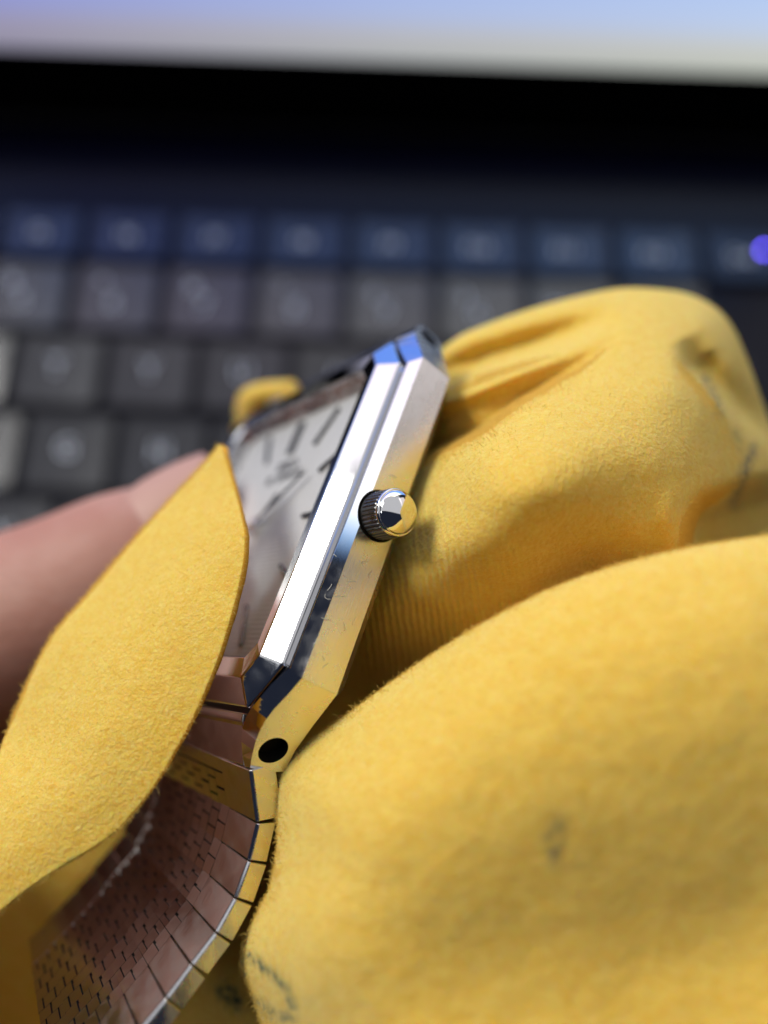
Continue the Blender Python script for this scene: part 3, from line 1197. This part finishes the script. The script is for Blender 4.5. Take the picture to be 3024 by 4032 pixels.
# --- right hand folds: everything behind and right of the case
SIL = [(1540, 1640), (1660, 1450), (1790, 1335), (1900, 1282), (2100, 1212), (2300, 1160), (2450, 1134), (2600, 1138), (2720, 1160), (2820, 1212), (2890, 1295), (2950, 1430), (3010, 1600), (3080, 1800), (3150, 2100)]
g = coons(SIL, [(500, 4250), (1900, 4300), (3400, 4250)], [(1540, 1640), (1430, 1950), (1250, 2400), (1000, 2900), (850, 3300), (650, 3800), (500, 4250)],
          [(3150, 2100), (3250, 3000), (3400, 4250)], 300, 260)
# finer rows near the top
uv = g.reshape(-1, 2)
tps = TPS([(1540, 1640, 6.2), (1790, 1335, 6.05), (2100, 1212, 6.1), (2450, 1134, 6.2), (2720, 1160, 6.25), (2890, 1295, 6.2), (3010, 1600, 6.1), (3150, 2100, 5.9),
           (1850, 1480, 5.72), (2150, 1350, 5.75), (2500, 1230, 5.85), (2750, 1280, 5.8),
           (1430, 1950, 5.75), (1250, 2400, 5.7), (1720, 1900, 5.06), (1650, 2100, 5.05), (1690, 2000, 5.05), (1900, 1800, 4.64), (2150, 1680, 4.70), (2460, 1420, 5.32), (2300, 1900, 4.36), (2600, 1650, 4.9),
           (2000, 2080, 4.38), (1760, 2150, 4.66), (1560, 2350, 5.10), (1500, 2520, 5.45), (1400, 2750, 6.1), (1700, 2500, 5.4), (1900, 2400, 5.15), (2300, 2230, 4.95), (2550, 2000, 4.62),
           (2640, 2100, 4.78), (2900, 1750, 5.4), (2800, 1600, 5.22), (3050, 1950, 5.6),
           (1100, 3100, 5.75), (1000, 2900, 6.0), (850, 3300, 6.1), (950, 3600, 5.7), (880, 3900, 5.55), (1000, 4050, 5.4), (650, 3800, 6.1), (500, 4250, 6.0), (1500, 3300, 5.9), (2200, 3200, 6.0), (3000, 3000, 6.0), (2000, 4250, 6.0), (3300, 4250, 6.0)], 0.02)
d = tps(uv)


def gauss_line(line, w, amps):
    dd, _, t = poly_dist(uv, line)
    return np.interp(t, np.linspace(0, 1, len(amps)), amps) * np.exp(-(dd / w) ** 2)


d += gauss_line([(1700, 1500), (1800, 1455), (1920, 1405), (2100, 1352), (2300, 1290), (2450, 1235)], 62, [0.30, 0.36, 0.34, 0.24, 0.03])
d -= gauss_line([(1740, 1585), (1880, 1530), (2014, 1478), (2200, 1400), (2420, 1303)], 46, [0.20, 0.22, 0.20, 0.14, 0.03])
edge = [(1640, 1850), (1720, 1792), (1895, 1707), (2050, 1590), (2300, 1450), (2470, 1312)]
dd, sd, tt = poly_dist(uv, edge)
x = dd * sd                                        # positive below the fold's lip
amp = np.interp(tt, [0, 0.25, 0.5, 0.75, 1.0], [0.62, 0.55, 0.42, 0.24, 0.0])
fall = np.exp(-np.maximum(0, -x - 30) / 120.0)
d += amp * (1 - sstep((x + 14) / 20.0)) * fall
d += 0.085 * np.exp(-np.maximum(0, x) / 34.0) * (x > -6) * np.minimum(1, amp / 0.25)
# crease on the right shoulder of the fold
cre = [(2690, 1330), (2735, 1430), (2830, 1525), (2930, 1615), (3060, 1720)]
dd, sd, tt = poly_dist(uv, cre)
x = dd * sd
d += np.interp(tt, [0, .25, .7, 1], [0.0, 0.34, 0.26, 0.14]) * np.where(x < 0, np.exp(-(dd / 75) ** 2), np.exp(-(dd / 48) ** 2))
# hollow above the front fold
hw = np.interp(uv[:, 0], [2600, 2680, 2760, 2900, 3100], [2200, 2060, 1985, 1940, 1900])
hol = sstep((uv[:, 0] - (2668 + 0.12 * (2100 - uv[:, 1]))) / 90.0) * sstep((uv[:, 1] - hw + 70) / 150.0) * np.exp(-(np.maximum(0, uv[:, 1] - 2150) / 200.0) ** 2)
d += 0.75 * hol
d -= 0.06 * np.exp(-((uv[:, 0] - 2640) / 50.0) ** 2) * sstep((uv[:, 1] - 1880) / 150) * np.exp(-((uv[:, 1] - 2080) / 200.0) ** 2)
# soft dents
for cx, cy, rx, ry, a in ((2420, 1930, 170, 110, 0.05), (2150, 1960, 200, 90, -0.03), (2480, 2080, 110, 70, -0.04), (1950, 2050, 130, 100, 0.03), (2640, 1520, 140, 120, -0.05)):
    d += a * np.exp(-((uv[:, 0] - cx) / rx) ** 2 - ((uv[:, 1] - cy) / ry) ** 2)
# roll away at the silhouette
dd, _, _ = poly_dist(uv, catmull(SIL, 80))
r0 = 110.0
xx = np.clip(1 - dd / r0, 0, 1)
d += 0.34 * (1 - np.sqrt(1 - xx ** 2 * 0.995))
D = d.reshape(g.shape[:2])
# hem that carries on down behind the silhouette
hem_uv, hem_d = [], []
c_ = np.array([2350.0, 2300.0])
for k, (shr, dz) in enumerate(((0.10, 2.2), (0.06, 1.4), (0.025, 0.7), (0.006, 0.25))):
    hem_uv.append(g[0] + (c_ - g[0]) * shr)
    hem_d.append(D[0] + dz)
g2 = np.concatenate([np.array(hem_uv), g], 0)
D2 = np.concatenate([np.array(hem_d), D], 0)


def rib_f(uv):
    return 0.5 * np.exp(-((uv[:, 0] - 1620) / 420.0) ** 2 - ((uv[:, 1] - 2480) / 330.0) ** 2) + 0.03


sheet('rear_fold', g2, D2, rib=rib_f, relief=0.014, fuzz=1.0)

# --- front fold lying over it at the lower right
OUT = [(1180, 4700), (1150, 4400), (1085, 4150), (1030, 4030), (985, 3900), (945, 3800), (965, 3690), (1020, 3580), (1060, 3500), (1082, 3400), (1092, 3300), (1090, 3180), (1085, 3080), (1112, 3002), (1180, 2945), (1300, 2862), (1450, 2752), (1600, 2645), (1750, 2545), (1900, 2455), (2050, 2375), (2200, 2305), (2400, 2235), (2600, 2182), (2800, 2142), (3024, 2110), (3350, 2080)]
TGT = [(1400, 4900), (1550, 4900), (1800, 4900), (2100, 4900), (2600, 4900), (3100, 4800), (3450, 4500), (3500, 3900), (3500, 3300), (3500, 2700), (3480, 2300)]
nc, nr = 330, 190
To, Tg = catmull(OUT, nc), catmull(TGT, nc)
s = np.linspace(0, 1, nr) ** 1.45
g = To[None] * (1 - s)[:, None, None] + Tg[None] * s[:, None, None]
uv = g.reshape(-1, 2)
tps = TPS([(1112, 3002, 4.72), (1300, 2862, 4.58), (1600, 2645, 4.42), (1900, 2455, 4.28), (2200, 2305, 4.18), (2600, 2182, 4.10), (3024, 2110, 4.05), (3400, 2080, 4.0),
           (1092, 3300, 4.56), (1060, 3500, 4.46), (965, 3690, 4.42), (945, 3800, 4.44), (1030, 4030, 4.46), (1160, 4450, 4.3), (1180, 4700, 4.1), (1600, 4900, 3.3), (2600, 4900, 3.2),
           (1250, 3150, 4.10), (1500, 2950, 4.05), (1800, 2750, 3.95), (2100, 2600, 3.87), (2500, 2450, 3.78), (2950, 2350, 3.72),
           (1400, 3400, 3.85), (1900, 3100, 3.74), (2300, 2900, 3.66), (2700, 2750, 3.60), (3200, 2700, 3.56),
           (1700, 3350, 3.72), (2150, 3250, 3.62), (2600, 3100, 3.56), (3024, 3000, 3.52), (1200, 3600, 3.95), (1200, 3900, 3.88),
           (1500, 3650, 3.78), (2000, 3560, 3.71), (2400, 3520, 3.655), (2750, 3480, 3.615), (3100, 3400, 3.58),
           (1350, 3850, 3.80), (1700, 3800, 3.74), (2100, 3780, 3.74), (2500, 3760, 3.745), (2900, 3720, 3.70),
           (1500, 4000, 3.72), (1900, 3980, 3.70), (2400, 4000, 3.66), (2900, 4000, 3.58), (1500, 4400, 3.6), (2300, 4400, 3.5), (3400, 4400, 3.3)], 0.09)
d = tps(uv)
dd, _, tt = poly_dist(uv, catmull(OUT, 120))
xx = np.clip(1 - dd / 120.0, 0, 1)
d += 0.16 * (1 - np.sqrt(1 - xx ** 2 * 0.99))
D = d.reshape(g.shape[:2])
hem_uv, hem_d = [], []
for shr, dz in ((0.20, 1.3), (0.14, 0.95), (0.08, 0.60), (0.035, 0.30), (0.012, 0.13), (0.003, 0.05)):
    hem_uv.append(To + (np.array([2500.0, 3500.0]) - To) * shr)
    hem_d.append(D[0] + dz)
sheet('front_fold', np.concatenate([np.array(hem_uv), g], 0), np.concatenate([np.array(hem_d), D], 0), rib=lambda q: 0.02 + 0.25 * np.exp(-((q[:, 0] - 1150) / 200.0) ** 2 - ((q[:, 1] - 3780) / 160.0) ** 2), relief=0.014, fuzz=1.15)

# --- flap held over the dial by the thumb
E1 = [(872, 1752), (900, 1850), (932, 1960), (955, 2060), (963, 2120), (957, 2210), (937, 2320), (902, 2450), (862, 2580), (815, 2700), (762, 2820), (703, 2930), (640, 3040), (560, 3155), (470, 3255), (375, 3330), (250, 3405), (120, 3492), (0, 3588), (-130, 3720), (-215, 3900), (-240, 4150), (-220, 4500)]
E2 = [(860, 1756), (790, 1840), (640, 2000), (500, 2155), (400, 2275), (320, 2370), (235, 2465), (175, 2555), (112, 2680), (62, 2800), (18, 2905), (-40, 3010), (-240, 2960), (-700, 2800), (-1400, 2800)]  # both edges run on unseen at left, extended to shade the pocket below
nr, nc = 240, 110
A1, A2 = catmull(E1, nr), catmull(E2, nr)
# match rows of the two edges by travel so rows stay roughly across the flap
t = np.linspace(0, 1, nc)
g = A1[:, None] * (1 - t)[None, :, None] + A2[:, None] * t[None, :, None]
uv = g.reshape(-1, 2)
tps = TPS([(872, 1752, 5.55), (955, 2060, 4.94), (937, 2320, 4.74), (862, 2580, 4.62), (762, 2820, 4.55), (640, 3040, 4.50), (470, 3255, 4.48), (250, 3405, 4.45), (0, 3588, 4.42), (-215, 3900, 4.4), (-220, 4500, 4.3),
           (790, 1840, 5.62), (640, 2000, 5.55), (400, 2275, 5.40), (235, 2465, 5.25), (112, 2680, 5.12), (18, 2905, 5.0), (-240, 2960, 4.95), (-700, 2800, 5.0), (-1400, 2800, 5.1), (-1400, 4200, 4.6),
           (800, 2100, 5.10), (640, 2350, 4.92), (500, 2650, 4.74), (380, 2900, 4.62), (200, 3150, 4.54), (50, 3350, 4.48), (700, 2500, 4.74), (560, 2900, 4.56)], 0.01)
d = tps(uv)
dd, _, _ = poly_dist(uv, catmull(E2, 60))
xx = np.clip(1 - dd / 70.0, 0, 1)
d += 0.08 * (1 - np.sqrt(1 - xx ** 2 * 0.99)) * np.clip((uv[:, 0] + 60) / 120, 0, 1)
D = d.reshape(g.shape[:2])
SG = 1.0 if ((A1 - A2)[120] @ np.array([np.gradient(A2, axis=0)[120, 1], -np.gradient(A2, axis=0)[120, 0]])) > 0 else -1.0
# the fold turns over the thumb and goes down behind
hu, hd = [], []
for k, (off, dz) in enumerate(((4, 0.05), (9, 0.12), (16, 0.22), (24, 0.32))):
    nrm = np.gradient(A2, axis=0)
    nrm = np.stack([nrm[:, 1], -nrm[:, 0]], 1)
    nrm /= np.linalg.norm(nrm, axis=1)[:, None]
    vis = np.clip((A2[:, 0] + 60) / 120, 0, 1)
    hu.append(A2 + nrm * (off * SG * vis)[:, None] * np.minimum(1, np.linspace(0, 1, nr) * 4)[:, None])
    hd.append(D[:, -1] + dz * np.maximum(vis, 0.15) * np.minimum(1, np.linspace(0, 1, nr) * 5))
_x = np.stack([(g[..., 0] - 1512) / F * D, (g[..., 1] - 2016) / F * D, D], -1) @ W.T + ORG
E1P, E2P = _x[:int(nr * 0.72), 0], _x[:int(nr * 0.72), -1]
sheet('flap', np.concatenate([g, np.stack(hu, 1)], 1), np.concatenate([D, np.stack(hd, 1)], 1), relief=0.008, fuzz=0.5, thick=0.055)

# --- cloth under the flap, behind the bracelet
g = coons([(-130, 3180), (300, 3190), (720, 3200)], [(-130, 4220), (300, 4240), (760, 4230)], [(-130, 3180), (-130, 3600), (-130, 4220)], [(720, 3200), (780, 3700), (760, 4230)], 60, 60)
uv = g.reshape(-1, 2)
tps = TPS([(-130, 2950, 7.4), (300, 2980, 7.4), (720, 3000, 7.5), (0, 3300, 6.9), (400, 3300, 6.9), (100, 3800, 6.6), (500, 3700, 6.9), (-130, 4240, 6.4), (760, 4240, 7.0), (300, 4200, 6.5), (-130, 3500, 6.7)])
D = tps(uv).reshape(60, 60)
lu, ld_ = [], []
for k in np.linspace(1, 0.08, 14):                 # unseen wall of cloth added at the left to block lamp light
    lu.append(g[:, 0] + np.array([-60.0 * k, 0]))
    kk = k * np.clip((g[:, 0, 1] - 3220) / 160, 0, 1)
    ld_.append(D[:, 0] * (1 - kk) + 5.1 * kk)
g2 = np.concatenate([np.stack(lu, 1), g], 1)
D2 = np.concatenate([np.stack(ld_, 1), D], 1)
lu, ld_ = [], []
for k in np.linspace(0.08, 1, 14):                 # unseen wall added below, keeping light out of the pocket
    m = np.clip((g2[-1][:, 0] + 190) / 60, 0, 1) * np.clip((720 - g2[-1][:, 0]) / 300, 0, 1)
    lu.append(g2[-1] + np.array([0, 60.0 * k]))
    ld_.append(D2[-1] * (1 - k * m) + 4.75 * k * m)
sheet('under_fold', np.concatenate([g2, np.array(lu)], 0), np.concatenate([D2, np.array(ld_)], 0), relief=0.02, fuzz=0)

# --- corner of the cloth peeping out behind the twelve o'clock edge
PK = [(965, 1720), (932, 1665), (924, 1610), (938, 1555), (975, 1522), (1040, 1504), (1110, 1499), (1160, 1500), (1190, 1540), (1240, 1600), (1300, 1660)]
To = catmull(PK, 70)
Tg = catmull([(985, 1740), (1030, 1770), (1120, 1780), (1220, 1740), (1300, 1700)], 70)
s = np.linspace(0, 1, 40)
g = To[None] * (1 - s)[:, None, None] + Tg[None] * s[:, None, None]
uv = g.reshape(-1, 2)
dd, _, _ = poly_dist(uv, PK)
d = 7.75 + 0.0016 * (uv[:, 1] - 1600) + 0.28 * (1 - np.sqrt(1 - np.clip(1 - dd / 70, 0, 1) ** 2 * 0.99))
D = d.reshape(40, 70)
hu = [To + (np.array([1080, 1700.]) - To) * 0.1, To + (np.array([1080, 1700.]) - To) * 0.02]
sheet('peeping_corner', np.concatenate([np.array(hu), g], 0), np.concatenate([np.array([D[0] + 0.9, D[0] + 0.3]), D], 0), relief=0.015, fuzz=0)

# --- nap: short loose fibres standing off the fabric
V_, F_ = [], []
n_v = 0
for Pw, q, dens in fuzz_src:
    a, b, c, e = Pw[q[:, 0]], Pw[q[:, 1]], Pw[q[:, 2]], Pw[q[:, 3]]
    nrm = np.cross(c - a, e - b)
    ar = np.linalg.norm(nrm, axis=1)
    nrm /= ar[:, None] + 1e-12
    ctr = (a + b + c + e) / 4
    flipm = ((ORG - ctr) * nrm).sum(1) < 0
    nrm[flipm] *= -1
    view = ORG - ctr
    dist = np.linalg.norm(view, axis=1)
    face = (nrm * view).sum(1) / dist
    wgt = ar * (0.012 + np.clip((0.38 - np.abs(face)) / 0.3, 0, 1)) * (dist < 5.9)
    wgt /= wgt.sum()
    n = int(34000 * dens)
    pick = rng.choice(len(q), n, p=wgt)
    u1, u2 = rng.random(n)[:, None], rng.random(n)[:, None]
    base = (a[pick] * (1 - u1) + b[pick] * u1) * (1 - u2) + (e[pick] * (1 - u1) + c[pick] * u1) * u2
    tan = rng.normal(size=(n, 3))
    tan -= nrm[pick] * (tan * nrm[pick]).sum(1)[:, None]
    tan /= np.linalg.norm(tan, axis=1)[:, None] + 1e-9
    L_ = rng.gamma(2.2, 0.0062, n)[:, None] + 0.005
    lift = rng.uniform(0.3, 0.95, n)[:, None]
    dr = tan * (1 - lift) + nrm[pick] * lift
    dr /= np.linalg.norm(dr, axis=1)[:, None]
    sd2 = np.cross(dr, view[pick])
    sd2 /= np.linalg.norm(sd2, axis=1)[:, None] + 1e-9
    wdt = rng.uniform(0.0008, 0.0017, n)[:, None]
    mid = base + dr * L_ * 0.55 + nrm[pick] * L_ * 0.08
    tip = mid + (dr * 0.75 + tan * 0.45) * L_ * 0.5
    base = base - nrm[pick] * 0.006
    quad = np.stack([base - sd2 * wdt, base + sd2 * wdt, mid + sd2 * wdt * 0.8, mid - sd2 * wdt * 0.8, tip], 1) - CO
    V_.append(quad.reshape(-1, 3))
    k = np.arange(n)[:, None] * 5 + n_v
    F_.append((k, n))
    n_v += n * 5
n = 5200                                           # and along the cut edge of the flap
k_ = rng.integers(0, len(E1P) - 2, n)
f_ = rng.random(n)[:, None]
base = E1P[k_] * (1 - f_) + E1P[k_ + 1] * f_
run = E1P[k_ + 1] - E1P[k_]
run /= np.linalg.norm(run, axis=1)[:, None] + 1e-9
view = ORG - base
view /= np.linalg.norm(view, axis=1)[:, None]
outw = np.cross(run, view)
if ((E1P[100] + outw[np.argmin(abs(k_ - 100))] * 0.1 - E2P[100]) ** 2).sum() < ((E1P[100] - E2P[100]) ** 2).sum():
    outw = -outw
base = base - view * rng.uniform(0.0, 0.05, n)[:, None] - outw * 0.006
dr = outw + rng.normal(size=(n, 3)) * 0.55
dr /= np.linalg.norm(dr, axis=1)[:, None]
L_ = rng.gamma(2.2, 0.006, n)[:, None] + 0.006
sd2 = np.cross(dr, view)
sd2 /= np.linalg.norm(sd2, axis=1)[:, None] + 1e-9
wdt = rng.uniform(0.0010, 0.0020, n)[:, None]
mid = base + dr * L_ * 0.55
tip = mid + (dr + rng.normal(size=(n, 3)) * 0.4) * L_ * 0.45
V_.append((np.stack([base - sd2 * wdt, base + sd2 * wdt, mid + sd2 * wdt * 0.8, mid - sd2 * wdt * 0.8, tip], 1) - CO).reshape(-1, 3))
F_.append((np.arange(n)[:, None] * 5 + n_v, n))
n_v += n * 5
VV = np.concatenate(V_)
faces = []
for k, n in F_:
    k = k.ravel()
    faces += np.stack([k, k + 1, k + 2, k + 3], 1).tolist()
    faces += np.stack([k + 3, k + 2, k + 4], 1).tolist()
me = bpy.data.meshes.new('m')
me.from_pydata(VV.tolist(), [], faces)
nap = link('nap', me, M_fuzz, cloth)
nap['kind'] = 'stuff'

# table the laptop stands on
tbl = link('desk_top', box(-60, 60, -45, 45, -4.8, -1.85), simple('dark_desk', (0.05, 0.04, 0.035), 0.5))
tag(tbl, kind='structure')
